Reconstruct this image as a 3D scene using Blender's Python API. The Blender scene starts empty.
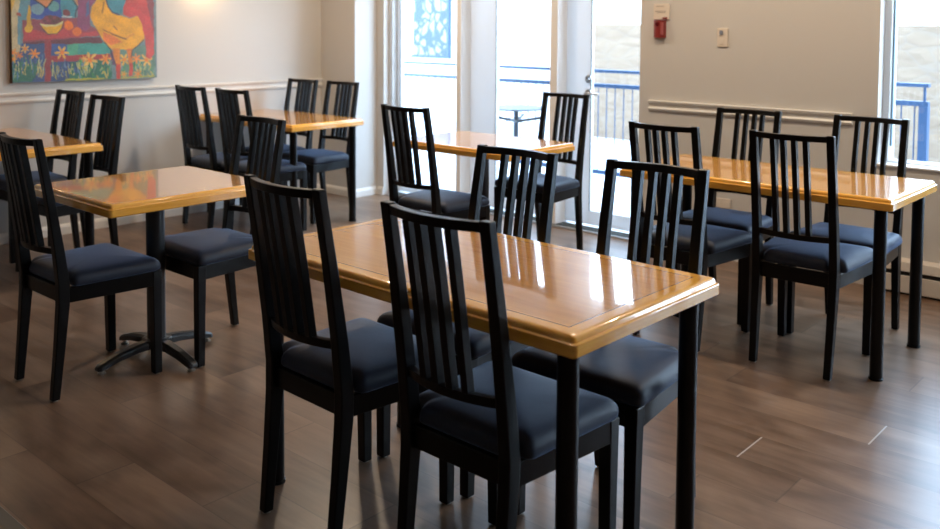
import bpy, bmesh, math, random
from mathutils import Vector, Matrix
random.seed(7)
C = bpy.context.scene.collection
PI = math.pi

# ------------------------------------------------------------------ helpers
def srgb(r, g, b):
    f = lambda c: (c/255/12.92) if c/255 <= .04045 else ((c/255+.055)/1.055)**2.4
    return (f(r), f(g), f(b), 1)

class Mat:
    def __init__(s, name):
        s.m = bpy.data.materials.new(name); s.m.use_nodes = True
        s.t = s.m.node_tree; s.n = s.t.nodes; s.b = s.n['Principled BSDF']; s.out = s.n['Material Output']
    def node(s, k, **kw):
        x = s.n.new(k)
        for a, v in kw.items(): setattr(x, a, v)
        return x
    def link(s, a, b): s.t.links.new(a, b)
    def inp(s, node, key, v):
        if hasattr(v, 'is_output'): s.link(v, node.inputs[key])
        else: node.inputs[key].default_value = v
        return node
    def math(s, op, a, b=0.0, c=None):
        x = s.node('ShaderNodeMath', operation=op); s.inp(x, 0, a); s.inp(x, 1, b)
        if c is not None: s.inp(x, 2, c)
        return x.outputs[0]
    def mix(s, f, a, b):
        x = s.node('ShaderNodeMix', data_type='RGBA'); s.inp(x, 'Factor', f); s.inp(x, 6, a); s.inp(x, 7, b)
        return x.outputs[2]
    def coord(s, kind='Object'):
        return s.node('ShaderNodeTexCoord').outputs[kind]
    def mapped(s, vec, scale=(1, 1, 1), loc=(0, 0, 0)):
        x = s.node('ShaderNodeMapping'); s.link(vec, x.inputs[0]); x.inputs['Scale'].default_value = scale
        x.inputs['Location'].default_value = loc
        return x.outputs[0]
    def noise(s, vec, scale, detail=4, rough=.55, dist=0):
        x = s.node('ShaderNodeTexNoise'); s.link(vec, x.inputs['Vector'])
        x.inputs['Scale'].default_value = scale; x.inputs['Detail'].default_value = detail
        x.inputs['Roughness'].default_value = rough; x.inputs['Distortion'].default_value = dist
        return x.outputs['Fac']
    def ramp(s, f, lo, hi, a=0.0, b=1.0):
        x = s.node('ShaderNodeMapRange'); s.inp(x, 0, f); s.inp(x, 1, lo); s.inp(x, 2, hi); s.inp(x, 3, a); s.inp(x, 4, b)
        return x.outputs[0]
    def bump(s, h, strength, dist=.002):
        x = s.node('ShaderNodeBump'); x.inputs['Strength'].default_value = strength; x.inputs['Distance'].default_value = dist
        s.link(h, x.inputs['Height']); s.link(x.outputs[0], s.b.inputs['Normal'])
    def set(s, **kw):
        for k, v in kw.items(): s.inp(s.b, k.replace('_', ' '), v)
        return s

def simple(name, col, rough=.5, metal=0, spec=.5, var=.06, scale=12, bump=0):
    m = Mat(name); co = m.coord()
    n = m.noise(co, scale)
    d = tuple(c*(1-var) for c in col[:3])+(1,); u = tuple(min(1, c*(1+var)) for c in col[:3])+(1,)
    m.set(Base_Color=m.mix(n, d, u), Roughness=rough, Metallic=metal)
    m.b.inputs['Specular IOR Level'].default_value = spec
    if bump: m.bump(m.noise(co, scale*8), bump)
    return m.m

def ring_loft(bm, rings, cap0=True, cap1=True, closed=True):
    vs = [[bm.verts.new(p) for p in r] for r in rings]
    n = len(rings[0])
    for a, b in zip(vs, vs[1:]):
        for i in range(n if closed else n-1):
            j = (i+1) % n
            bm.faces.new((a[i], a[j], b[j], b[i]))
    if cap0: bm.faces.new(vs[0][::-1])
    if cap1: bm.faces.new(vs[-1])
    return vs

def box(bm, x0, x1, y0, y1, z0, z1):
    ring_loft(bm, [[(x0, y0, z), (x1, y0, z), (x1, y1, z), (x0, y1, z)] for z in (z0, z1)])

def cyl(bm, p, q, r0, r1=None, seg=24):
    p, q = Vector(p), Vector(q); r1 = r0 if r1 is None else r1
    w = (q-p).normalized(); u = w.orthogonal().normalized(); v = w.cross(u)
    ring_loft(bm, [[tuple(c+r*(math.cos(2*PI*i/seg)*u+math.sin(2*PI*i/seg)*v)) for i in range(seg)]
                   for c, r in ((p, r0), (q, r1))])

def lathe(bm, prof, cx=0, cy=0, seg=28):
    ring_loft(bm, [[(cx+r*math.cos(2*PI*i/seg), cy+r*math.sin(2*PI*i/seg), z) for i in range(seg)] for r, z in prof])

def obj(name, bm, mat, parent=None, loc=None, smooth=False, bevel=0, segs=2, angle=None):
    bmesh.ops.recalc_face_normals(bm, faces=bm.faces[:])
    me = bpy.data.meshes.new(name); bm.to_mesh(me); bm.free()
    if mat: me.materials.append(mat)
    o = bpy.data.objects.new(name, me); C.objects.link(o)
    if parent: o.parent = parent
    if loc: o.location = loc
    if smooth:
        for f in me.polygons: f.use_smooth = True
        if angle: me.set_sharp_from_angle(angle=math.radians(angle))
    if bevel:
        b = o.modifiers.new('bevel', 'BEVEL'); b.width = bevel; b.segments = segs; b.limit_method = 'ANGLE'
        b.angle_limit = math.radians(40)
    return o

def tag(o, label=None, cat=None, group=None, kind=None):
    for k, v in (('label', label), ('category', cat), ('group', group), ('kind', kind)):
        if v: o[k] = v
    return o

def empty(name, loc=(0, 0, 0), rz=0):
    o = bpy.data.objects.new(name, None); C.objects.link(o); o.empty_display_size = .1
    o.location = loc; o.rotation_euler = (0, 0, rz); return o

def dup(root, loc, rz, label, group=None):
    r = root.copy(); C.objects.link(r); r.location = loc; r.rotation_euler = (0, 0, rz); r['label'] = label
    if group: r['group'] = group
    for ch in root.children:
        c = ch.copy(); C.objects.link(c); c.parent = r
        for g in ch.children:
            d = g.copy(); C.objects.link(d); d.parent = c
    return r

BM = bmesh.new
def bxo(name, mat, parent, dims, bevel=0, **kw):
    bm = BM(); box(bm, *dims); return obj(name, bm, mat, parent, bevel=bevel, **kw)

# ------------------------------------------------------------------ materials
def wall_material():
    m = Mat('wall_paint'); co = m.coord()
    n = m.noise(co, 1.3, 3)
    m.set(Base_Color=m.mix(n, (.575, .555, .525, 1), (.605, .585, .555, 1)), Roughness=.55)
    m.bump(m.noise(co, 160, 2), .08, .001)
    return m.m
M_wall = wall_material()
M_ceil = simple('ceiling_paint', (.78, .76, .72, 1), .8, var=.02, scale=2)
M_trim = simple('white_trim_paint', (.74, .72, .68, 1), .35, var=.02, scale=3)
M_frame = simple('white_frame_paint', (.88, .88, .87, 1), .4, var=.02, scale=4)
M_gasket = simple('dark_gasket', (.10, .13, .14, 1), .5)
M_black = simple('black_stained_wood', (.0028, .0025, .0024, 1), .32, var=.35, scale=25, spec=.22)
M_blackmetal = simple('black_powder_coat', (.0045, .0045, .005, 1), .3, var=.1, scale=40, spec=.2)
M_iron = simple('black_cast_iron', (.013, .014, .015, 1), .32, var=.2, scale=30, spec=.6)
M_glide = simple('nickel_glide', (.62, .58, .52, 1), .3, metal=.8)
M_steel = simple('brushed_steel', (.55, .55, .55, 1), .3, metal=1)

def fabric_material():
    m = Mat('navy_seat_fabric'); co = m.coord()
    weave = m.noise(co, 420, 2)
    big = m.noise(co, 7, 3)
    m.set(Base_Color=m.mix(big, (.012, .0165, .029, 1), (.018, .024, .042, 1)), Roughness=.5)
    m.b.inputs['Specular IOR Level'].default_value = .30
    m.b.inputs['Sheen Weight'].default_value = .40; m.b.inputs['Sheen Roughness'].default_value = .4
    m.b.inputs['Sheen Tint'].default_value = (.42, .62, 1, 1)
    m.bump(m.math('ADD', weave, m.math('MULTIPLY', big, 4.0)), .25, .0015)
    return m.m
M_fabric = fabric_material()

def table_material(hx, hy):
    m = Mat('varnished_honey_wood'); co = m.coord()
    sp = m.node('ShaderNodeSeparateXYZ'); m.link(co, sp.inputs[0])
    ax = m.math('SUBTRACT', hx, m.math('ABSOLUTE', sp.outputs[0]))
    ay = m.math('SUBTRACT', hy, m.math('ABSOLUTE', sp.outputs[1]))
    d = m.math('MINIMUM', ax, ay)
    inside = m.math('GREATER_THAN', d, .056)
    endband = m.math('MULTIPLY', m.math('LESS_THAN', ax, ay), m.math('SUBTRACT', 1.0, inside))
    gx = m.noise(m.mapped(co, (1.6, 22, 22)), 3.0, 6, .62, .6)
    gy = m.noise(m.mapped(co, (22, 1.6, 22), (3, 1, 0)), 3.0, 6, .62, .6)
    g = m.node('ShaderNodeMix'); m.inp(g, 0, endband); m.inp(g, 2, gx); m.inp(g, 3, gy); g = g.outputs[0]
    # glued staves along the length
    st = m.math('FLOOR', m.math('MULTIPLY', sp.outputs[1], 13.0))
    wn = m.node('ShaderNodeTexWhiteNoise', noise_dimensions='1D'); m.link(st, wn.inputs['W'])
    g2 = m.math('ADD', m.ramp(g, .3, .7), m.math('MULTIPLY', m.math('SUBTRACT', wn.outputs[0], .5), .35))
    inner = m.mix(g2, (.64, .265, .045, 1), (.82, .39, .085, 1))
    edge = m.mix(g2, (.80, .345, .038, 1), (.93, .47, .072, 1))
    col = m.mix(inside, edge, inner)
    line = m.math('LESS_THAN', m.math('ABSOLUTE', m.math('SUBTRACT', d, .056)), .0017)
    col = m.mix(line, col, (.32, .14, .03, 1))
    m.set(Base_Color=col, Roughness=.22)
    m.b.inputs['Coat Weight'].default_value = 1.0; m.b.inputs['Coat Roughness'].default_value = .045
    m.b.inputs['Coat IOR'].default_value = 1.5
    h = m.math('ADD', m.math('MULTIPLY', line, -1.0), m.math('MULTIPLY', m.noise(co, 9, 2), .9))
    m.bump(h, .22, .0018)
    return m.m

def floor_material():
    m = Mat('laminate_planks'); co = m.coord()
    sp = m.node('ShaderNodeSeparateXYZ'); m.link(co, sp.inputs[0])
    W, L = .195, 1.29
    v = m.math('DIVIDE', m.math('SUBTRACT', sp.outputs[1], 2.80-W*20), W)
    row = m.math('FLOOR', v); fv = m.math('FRACT', v)
    wn = m.node('ShaderNodeTexWhiteNoise', noise_dimensions='1D'); m.link(row, wn.inputs['W'])
    # rows 20 and 22 carry the two end joints seen in the foreground
    off = m.math('ADD', m.math('MULTIPLY', wn.outputs[0], L), 0.0)
    is20 = m.math('COMPARE', row, 20.0, .1); is22 = m.math('COMPARE', row, 22.0, .1)
    keep = m.math('SUBTRACT', 1.0, m.math('ADD', is20, is22))
    off = m.math('ADD', m.math('MULTIPLY', off, keep), m.math('ADD', m.math('MULTIPLY', is20, 1.285+L*4), m.math('MULTIPLY', is22, .99+L*4)))
    u = m.math('DIVIDE', m.math('ADD', sp.outputs[0], off), L)
    colm = m.math('FLOOR', u); fu = m.math('FRACT', u)
    idv = m.node('ShaderNodeCombineXYZ'); m.link(row, idv.inputs[0]); m.link(colm, idv.inputs[1])
    w2 = m.node('ShaderNodeTexWhiteNoise', noise_dimensions='2D'); m.link(idv.outputs[0], w2.inputs['Vector'])
    # grain, shifted per plank
    sh = m.node('ShaderNodeVectorMath', operation='MULTIPLY_ADD'); m.link(w2.outputs['Color'], sh.inputs[0])
    sh.inputs[1].default_value = (9, 9, 9); m.link(co, sh.inputs[2])
    g1 = m.noise(m.mapped(sh.outputs[0], (.9, 10, 1)), 2.2, 4.5, .62, .5)
    g2 = m.noise(m.mapped(sh.outputs[0], (1.5, 3.6, 1)), 1.6, 3, .5, .8)
    tone = m.math('ADD', m.math('MULTIPLY', m.ramp(g1, .25, .75), .40), m.math('MULTIPLY', m.ramp(g2, .25, .75), .60))
    tone = m.math('ADD', tone, m.math('MULTIPLY', m.math('SUBTRACT', w2.outputs['Value'], .5), .30))
    col = m.mix(m.ramp(tone, .1, .9), (.086, .046, .026, 1), (.262, .165, .106, 1))
    jv = m.math('LESS_THAN', m.math('MINIMUM', fv, m.math('SUBTRACT', 1.0, fv)), .008)
    ju = m.math('LESS_THAN', m.math('MULTIPLY', m.math('MINIMUM', fu, m.math('SUBTRACT', 1.0, fu)), L), .0028)
    # pale highlight painted into the colour of two foreground end joints
    joint_glint = m.math('MULTIPLY', ju, m.math('ADD', is20, is22))
    col = m.mix(m.math('MULTIPLY', m.math('MAXIMUM', jv, ju), .40), col, (.03, .02, .014, 1))
    col = m.mix(m.math('MULTIPLY', joint_glint, .8), col, (.55, .50, .45, 1))
    rough = m.ramp(m.noise(co, 5, 4), .3, .7, .285, .33)
    m.set(Base_Color=col, Roughness=rough)
    m.b.inputs['Specular IOR Level'].default_value = .55
    return m.m
M_floor = floor_material()

def vinyl_material():
    m = Mat('white_vinyl_frame')
    m.set(Base_Color=(.84, .84, .83, 1), Roughness=.35)
    tr = m.node('ShaderNodeBsdfTranslucent'); tr.inputs[0].default_value = (.85, .87, .88, 1)
    mx = m.node('ShaderNodeMixShader'); mx.inputs[0].default_value = .36  # translucency added so backlit frames brighten, standing in for glare
    m.link(m.b.outputs[0], mx.inputs[1]); m.link(tr.outputs[0], mx.inputs[2]); m.link(mx.outputs[0], m.out.inputs[0])
    return m.m
M_vinyl = vinyl_material()

def glass_material():
    m = Mat('window_glass')
    tr = m.node('ShaderNodeBsdfTransparent'); tr.inputs[0].default_value = (.96, .975, .975, 1)
    gl = m.node('ShaderNodeBsdfGlossy'); gl.inputs['Roughness'].default_value = .01
    ge = m.node('ShaderNodeNewGeometry'); dt = m.node('ShaderNodeVectorMath', operation='DOT_PRODUCT')
    m.link(ge.outputs['Normal'], dt.inputs[0]); m.link(ge.outputs['Incoming'], dt.inputs[1])
    k = m.math('POWER', m.math('SUBTRACT', 1.0, m.math('ABSOLUTE', dt.outputs['Value'])), 5.0)
    fr = m.math('MULTIPLY_ADD', k, .9, .03)                    # Schlick reflectance of one glass face
    mx = m.node('ShaderNodeMixShader'); m.link(fr, mx.inputs[0]); m.link(tr.outputs[0], mx.inputs[1]); m.link(gl.outputs[0], mx.inputs[2])
    m.link(mx.outputs[0], m.out.inputs[0]); return m.m
M_glass = glass_material()

# ------------------------------------------------------------------ camera
cam_data = bpy.data.cameras.new('camera'); cam = bpy.data.objects.new('camera', cam_data); C.objects.link(cam)
YAW, PITCH, ROLL, CAMH = .7254, .0548, .0066, 1.4236
fw = Vector((-math.sin(YAW)*math.cos(PITCH), math.cos(YAW)*math.cos(PITCH), -math.sin(PITCH)))
rt = Vector((math.cos(YAW), math.sin(YAW), 0)); up = rt.cross(fw)
r2 = math.cos(ROLL)*rt+math.sin(ROLL)*up; u2 = -math.sin(ROLL)*rt+math.cos(ROLL)*up
cam.matrix_world = Matrix(((r2.x, u2.x, -fw.x, 0), (r2.y, u2.y, -fw.y, 0), (r2.z, u2.z, -fw.z, CAMH), (0, 0, 0, 1)))
cam_data.sensor_width = 36; cam_data.lens = 34.756; cam_data.shift_x = -.0004; cam_data.shift_y = -.20007
cam_data.clip_start = .05
cam_data.dof.use_dof = True; cam_data.dof.focus_distance = 3.0; cam_data.dof.aperture_fstop = 3.2
sc = bpy.context.scene; sc.camera = cam
sc.view_settings.view_transform = 'Standard'; sc.view_settings.look = 'None'; sc.view_settings.gamma = 1
sc.view_settings.exposure = EXPOSURE = 0.06
sc.cycles.use_denoising = True; sc.cycles.denoiser = 'OPENIMAGEDENOISE'
sc.cycles.denoising_input_passes = 'RGB_ALBEDO_NORMAL'; sc.cycles.denoising_prefilter = 'ACCURATE'; sc.cycles.denoising_quality = 'HIGH'
sc.cycles.max_bounces = 10; sc.cycles.diffuse_bounces = 5; sc.cycles.glossy_bounces = 4; sc.cycles.transparent_max_bounces = 12
sc.cycles.sample_clamp_indirect = 2.5
sc.cycles.blur_glossy = 1.0
sc.cycles.use_adaptive_sampling = False
# ------------------------------------------------------------------ room shell
XL, XR, YB, YF, ZC = -6.1, 4.6, 5.2, -5.5, 2.75
T = .2
def struct(name, bm, mat, parent=None, **kw):
    o = obj(name, bm, mat, parent, **kw)
    if not parent: o['kind'] = 'structure'
    return o
def sbox(name, mat, *dims, parent=None, bevel=0):
    bm = BM()
    for d in dims: box(bm, *d)
    return struct(name, bm, mat, parent, bevel=bevel)

bm = BM(); box(bm, XL-T, XR+T, YF-T, YB+T, -.06, 0); struct('floor', bm, M_floor)
sbox('ceiling', M_ceil, (XL-T, XR+T, YF-T, YB+T, ZC, ZC+.1))
sbox('wall_left', M_wall, (XL-T, XL, YF-T, YB+T, 0, ZC))
sbox('wall_right', M_wall, (XR, XR+T, YF-T, YB+T, 0, ZC))
sbox('wall_front', M_wall, (XL, XR, YF-T, YF, 0, ZC))
GX0, GX1 = -.50, 1.75                       # second glazed door, right of the photo
DX0, DX1, DZ = -5.58, -3.122, 2.15          # glazed door opening
WX0, WX1, WZ0, WZ1 = -1.62, -.70, .676, 2.3  # window opening
sbox('wall_back', M_wall, (XL, DX0, YB, YB+T, 0, ZC), (DX0, DX1, YB, YB+.08, DZ, ZC), (DX0, DX1+.12, YB+.08, YB+T, DZ, ZC), (DX1, WX0, YB, YB+.08, 0, ZC), (DX1+.12, WX0, YB+.08, YB+T, 0, ZC),
     (WX0, WX1, YB, YB+T, 0, WZ0), (WX0, WX1, YB, YB+T, WZ1, ZC), (WX1, GX0, YB, YB+T, 0, ZC), (GX0, GX1, YB, YB+T, DZ, ZC), (GX1, XR, YB, YB+T, 0, ZC))
sbox('wall_pillar', M_wall, (XL, -5.665, 4.955, YB, 0, ZC))

# rails and baseboards
def rail_profile(bm, a, b, along):
    # along 'y': runs on the left wall; along 'x': runs on the back wall
    prof = [(0, 0), (.012, .003), (.018, .016), (.010, .026), (.010, .046), (.022, .054), (.026, .066), (.0, .070)]
    if along == 'y':
        ring_loft(bm, [[(XL+p, t, .905+q) for p, q in prof] for t in (a, b)])
    else:
        ring_loft(bm, [[(t, YB-p, .885+q) for p, q in prof] for t in (a, b)])
bm = BM(); rail_profile(bm, YF, 4.955, 'y'); struct('trim_1', bm, M_trim)
bm = BM(); rail_profile(bm, -3.045, WX0-.13, 'x'); struct('trim_2', bm, M_trim)
def base_prof(bm, a, b, along, pos):
    prof = [(0, 0), (.014, 0), (.014, .048), (.009, .062), (.004, .070), (0, .070)]
    if along == 'y': ring_loft(bm, [[(pos+p, t, q) for p, q in prof] for t in (a, b)])
    else: ring_loft(bm, [[(t, pos-p, q) for p, q in prof] for t in (a, b)])
bm = BM(); base_prof(bm, YF, 4.955, 'y', XL); struct('baseboard_left', bm, M_trim)
bm = BM(); base_prof(bm, XL+.014, -5.665, 'x', 4.955); base_prof(bm, -5.651, DX0, 'x', YB); base_prof(bm, DX1, -2.35, 'x', YB)
base_prof(bm, 4.955, YB-.014, 'y', -5.665); struct('baseboard_back', bm, M_trim)

# floor transition strip and lighter flooring beyond it, bottom left corner
M_strip = simple('transition_strip', (.13, .115, .092, 1), .38, var=.15, scale=20)
bm = BM(); ring_loft(bm, [[(x, 1.036, 0), (x, 1.030, .006), (x, .995, .008), (x, .962, .006), (x, .955, 0)] for x in (XL, -2.45)])
struct('trim_3', bm, M_strip)

# ---- glazed door wall
YD = 5.34
DE = DX1+.12
fr = sbox('door_1', M_vinyl,                                        # outer frame, posts and sill of the opening
          (DX0, DX0+.04, YB+.06, YD+.04, 0, DZ), (DE-.04, DE, YB+.10, YD+.04, 0, DZ),
          (DX0+.04, DE-.04, YB+.085, YD+.04, DZ-.05, DZ), bevel=.003)
for x0, x1 in ((-4.765, -4.716), (-3.86, -3.796)):
    bxo('post', M_frame, fr, (x0, x1, YB+.005, YD+.04, .02, DZ-.05), .003)
g = BM(); box(g, DX0+.04, DX1-.001, YB-.01, YD+.05, 0, .014); obj('threshold', g, simple('aluminium_threshold', (.55, .56, .56, 1), .35, metal=.7), fr)
g = BM()
for y in (YB+.02, YB+.05, YB+.09): box(g, DX0+.04, DX1-.005, y, y+.008, .014, .022)
obj('track', g, M_gasket, fr)
for x0, x1, k in ((DX0+.041, -4.766, 0), (-4.716, -3.86, 1), (-3.796, DE-.04, 2)):
    ws = (.0, .0) if k == 0 else ((.26, .02) if k == 1 else (.21, .10))
    lf = BM()
    box(lf, x0, x0+max(ws[0], .035), YD-.02, YD+.02, .03, DZ-.055); box(lf, x1-max(ws[1], .02), x1, YD-.02, YD+.02, .03, DZ-.055)
    a, b = x0+max(ws[0], .035), x1-max(ws[1], .02)
    box(lf, a, b, YD-.02, YD+.02, .03, .13 if k else .09); box(lf, a, b, YD-.02, YD+.02, DZ-.15, DZ-.055)
    leaf = obj('sash', lf, M_vinyl, fr, bevel=.003)
    g = BM(); box(g, a+.001, b-.001, YD-.003, YD+.003, .10, DZ-.151); obj('pane', g, M_glass, leaf)
    g = BM()
    for xx in (a, b-.006): box(g, xx, xx+.006, YD-.024, YD-.0205, .13, DZ-.15)
    obj('gasket', g, M_gasket, leaf)
    if k == 2:
        g = BM(); cyl(g, (-3.60, YD-.021, 1.062), (-3.60, YD-.034, 1.062), .030, .028); cyl(g, (-3.60, YD-.034, 1.062), (-3.60, YD-.045, 1.062), .017, .014)
        box(g, -3.603, -3.597, YD-.062, YD-.045, 1.045, 1.079); obj('deadbolt', g, M_steel, leaf, smooth=True, angle=40)
        g = BM(); cyl(g, (-3.60, YD-.021, .962), (-3.60, YD-.032, .962), .030, .027); cyl(g, (-3.60, YD-.032, .962), (-3.60, YD-.065, .962), .011)
        ring_loft(g, [[(x, YD-.065+.008*math.cos(t), .962+.008*math.sin(t)) for t in [i*PI/6 for i in range(12)]] for x in (-3.612, -3.56, -3.49)])
        obj('handle', g, M_steel, leaf, smooth=True, angle=40)
# vertical frame mouldings on the left jamb
g = BM()
for i, y in enumerate((YB+.058, YB+.085, YB+.112)): box(g, DX0+.039, DX0+.0412, y, y+.0035, .02, DZ-.05)
obj('jamb_groove', g, simple('grey_groove', (.30, .31, .32, 1), .5), fr)

# ---- window
wf = sbox('window_1', M_vinyl, (WX0, WX0+.035, YD-.06, YD+.05, WZ0, WZ1), (WX1-.035, WX1, YD-.06, YD+.05, WZ0, WZ1),
          (WX0+.035, WX1-.035, YD-.06, YD+.05, WZ1-.04, WZ1), (WX0+.035, WX1-.035, YD-.06, YD+.05, WZ0, WZ0+.02), bevel=.003)
xs = [WX0+.035, WX1-.035]
bxo('pane', M_glass, wf, (xs[0]+.0005, xs[1]-.0005, YD-.003, YD+.003, WZ0+.02, WZ1-.04))
d2 = sbox('door_2', M_vinyl, (GX0, GX0+.05, YD-.05, YD+.05, 0, DZ), (GX1-.05, GX1, YD-.05, YD+.05, 0, DZ), ((GX0+GX1)/2-.05, (GX0+GX1)/2+.05, YD-.05, YD+.05, .10, DZ-.08),
          (GX0+.05, GX1-.05, YD-.05, YD+.05, DZ-.08, DZ), (GX0+.05, GX1-.05, YD-.05, YD+.05, 0, .10), bevel=.003)
for a, c in ((GX0+.051, (GX0+GX1)/2-.051), ((GX0+GX1)/2+.051, GX1-.051)):
    bxo('pane', M_glass, d2, (a, c, YD-.003, YD+.003, .10, DZ-.08))
g = BM(); box(g, xs[0], xs[0]+.008, YD-.03, YD-.01, WZ0+.10, WZ1-.04); obj('gasket', g, simple('blue_grey_gasket', (.14, .24, .30, 1), .5), wf)
g = BM(); box(g, WX0+.0005, WX1-.0005, YB-.012, YD-.061, WZ0, WZ0+.012); obj('sill', g, M_frame, wf, bevel=.003)

# ------------------------------------------------------------------ chairs
def rect_ring(x0, x1, y0, y1, z): return [(x0, y0, z), (x1, y0, z), (x1, y1, z), (x0, y1, z)]
POST = [(.004, .000, .030, .1715, .030), (.20, .017, .036, .175, .032), (.36, .028, .043, .1775, .034), (.44, .029, .044, .178, .034),
        (.58, .016, .038, .1775, .033), (.80, -.013, .031, .176, .032), (1.0, -.045, .026, .1745, .031)]
def post_at(z):
    for a, b in zip(POST, POST[1:]):
        if a[0] <= z <= b[0]:
            t = (z-a[0])/(b[0]-a[0]); return [a[i]+(b[i]-a[i])*t for i in range(5)]
BOW = .030
def bow(x, half=.145): return -BOW*max(0.0, 1-(x/half)**2)
def add_glide(x, y, leg):
    g = BM(); lathe(g, [(.0125, 0), (.0135, .002), (.011, .0045)], x, y, 16); obj('glide', g, M_glide, leg, smooth=True, angle=50)
def make_chair(label):
    t = empty('dining_chair'); tag(t, label, 'chair', 'black slat-back dining chairs')
    for s in (-1, 1):
        bm = BM()
        rings = []
        for z, ry, dp, ox, w in POST:
            a, b = (s*(ox-w), s*ox) if s > 0 else (s*ox, s*(ox-w))
            rings.append(rect_ring(a, b, ry, ry+dp, z))
        ring_loft(bm, rings)
        leg = obj('back_post', bm, M_black, t, bevel=.0035)
        add_glide(s*.156, .015, leg)
        bm = BM()
        rings = []
        for z, ox, w in ((.004, .205, .033), (.25, .208, .036), (.428, .211, .040)):
            a, b = (s*(ox-w), s*ox) if s > 0 else (s*ox, s*(ox-w))
            rings.append(rect_ring(a, b, .434-w, .434, z))
        ring_loft(bm, rings)
        leg = obj('leg', bm, M_black, t, bevel=.003)
        add_glide(s*.189, .418, leg)
        bm = BM()                                              # side apron
        x0, x1 = .176, .209
        pts = lambda z: [(s*x0, .070, z), (s*x1, .400, z), (s*(x1-.02), .400, z), (s*(x0-.02), .070, z)]
        ring_loft(bm, [pts(.368), pts(.428)]); obj('apron', bm, M_black, t, bevel=.0025)
    bxo('apron', M_black, t, (-.171, .171, .409, .430, .368, .428), .0025)
    bxo('apron', M_black, t, (-.1435, .1435, .044, .066, .368, .4275), .0025)
    # back: top rail, lower rail, four slats
    def rail(z0, z1, dep, name):
        n = 14; bm = BM(); rings = []
        p0, p1 = post_at(z0), post_at(z1)
        half = min(p0[3]-p0[4], p1[3]-p1[4])+.0005
        for i in range(n+1):
            x = -half+2*half*i/n
            c0 = p0[1]+p0[2]/2+bow(x, half); c1 = p1[1]+p1[2]/2+bow(x, half)
            rings.append([(x, c0-dep/2, z0), (x, c0+dep/2, z0), (x, c1+dep/2, z1), (x, c1-dep/2, z1)])
        ring_loft(bm, rings); return obj(name, bm, M_black, t, bevel=.002)
    rail(.972, .996, .024, 'top_rail'); rail(.556, .580, .022, 'lower_rail')
    for k in range(4):
        x = (-.0675+.045*k); bm = BM(); rings = []
        for z in (.579, .68, .78, .88, .973):
            p = post_at(z); c = p[1]+p[2]/2+bow(x); w, d = .0105, .0125
            rings.append(rect_ring(x-w, x+w, c-d, c+d, z))
        ring_loft(bm, rings); obj('slat', bm, M_black, t, bevel=.0015)
    # cushion
    bm = BM(); rings = []
    def outline(ins, z):
        c = [(-.199+ins, .080+ins*.5), (-.147+ins*.3, .078+ins*.5), (-.134+ins*.3, .050+ins*.9), (.134-ins*.3, .050+ins*.9), (.147-ins*.3, .078+ins*.5),
             (.199-ins, .080+ins*.5), (.222-ins, .4335-ins), (-.222+ins, .4335-ins)]
        rr = [.020, .008, .010, .010, .008, .020, .034, .034]
        N = len(c); out = []; seg = []
        for i in range(N):
            p = Vector(c[i]); a = Vector(c[i-1]); b = Vector(c[(i+1) % N]); r = rr[i]
            pa = p+(a-p).normalized()*min(r, (a-p).length*.45); pb = p+(b-p).normalized()*min(r, (b-p).length*.45)
            seg.append([pa*(1-q)**2+p*2*q*(1-q)+pb*q*q for q in [k/6 for k in range(7)]])
        for i in range(N):
            out += [(v.x, v.y, z) for v in seg[i]]
            s0, s1 = seg[i][-1], seg[(i+1) % N][0]; n = 6 if (s1-s0).length > .1 else 2
            out += [(v.x, v.y, z) for v in (s0+(s1-s0)*k/n for k in range(1, n))]
        return out
    base = outline(0, 0)
    for ins, z in ((.018, .4285), (.006, .431), (.001, .437), (0, .446), (.001, .456), (.005, .466), (.013, .4745), (.024, .480), (.045, .4845), (.08, .488), (.13, .490), (.17, .4905)):
        fx, fy = 1-ins/.21, 1-ins/.185
        rings.append([(x*fx, .25+(y-.25)*fy, z) for x, y, _ in base])
    ring_loft(bm, rings); obj('seat_cushion', bm, M_fabric, t, smooth=True)
    return t
CH = [
 ('F1', -2.002, 1.5246, 0, -.0297, 'left black chair on the near side of the large foreground table, back to camera'),
 ('F2', -1.4327, 1.5277, 0, -.0073, 'black chair closest to the camera, right one on the near side of the foreground table'),
 ('F3', -1.9617, 2.4252, 1, -.0164, 'left black chair across the foreground table, mostly hidden behind its top'),
 ('F4', -1.4277, 2.4561, 1, .022, 'right black chair across the foreground table, navy seat showing past the table corner'),
 ('R1', -2.012, 3.5881, 0, -.0398, 'left black chair on the near side of the right-hand table, before the glass door'),
 ('R2', -1.462, 3.650, 0, .0234, 'right black chair on the near side of the right-hand table, seen whole from behind'),
 ('R3', -2.0562, 4.4942, 1, .0055, 'black chair behind the right-hand table against the beige wall, under the chair rail'),
 ('R4', -1.4533, 4.535, 1, -.0178, 'black chair behind the right-hand table, in front of the window corner'),
 ('B1', -3.4587, 3.4056, 0, .0059, 'black chair on the near side of the small table before the glass door'),
 ('B2', -3.4094, 4.7432, 1, .0028, 'black chair beyond the small table by the glass door, facing the camera'),
 ('L1', -3.5538, 1.4587, 0, .0103, 'black chair cut by the left photo edge, near side of the left pedestal table'),
 ('L2', -3.4905, 2.4519, 1, -.0001, 'black chair on the far side of the left pedestal table'),
 ('C1', -5.625, 3.4423, 0, .0143, 'left black chair on the near side of the rear corner table, by the left wall'),
 ('C2', -5.172, 3.4752, 0, .0162, 'right black chair on the near side of the rear corner table'),
 ('C3', -5.765, 4.47, 1, .0168, 'left black chair behind the rear corner table, in the room corner'),
 ('C4', -5.318, 4.50, 1, .0139, 'right black chair behind the rear corner table, in front of the pillar'),
 ('A1', -5.746, 2.6017, 1, .0016, 'left black chair under the rooster painting, at the far left table'),
 ('A2', -5.1754, 2.5615, 1, .0597, 'right black chair under the rooster painting, at the corner of the far left table'),
]
proto = None
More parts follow.
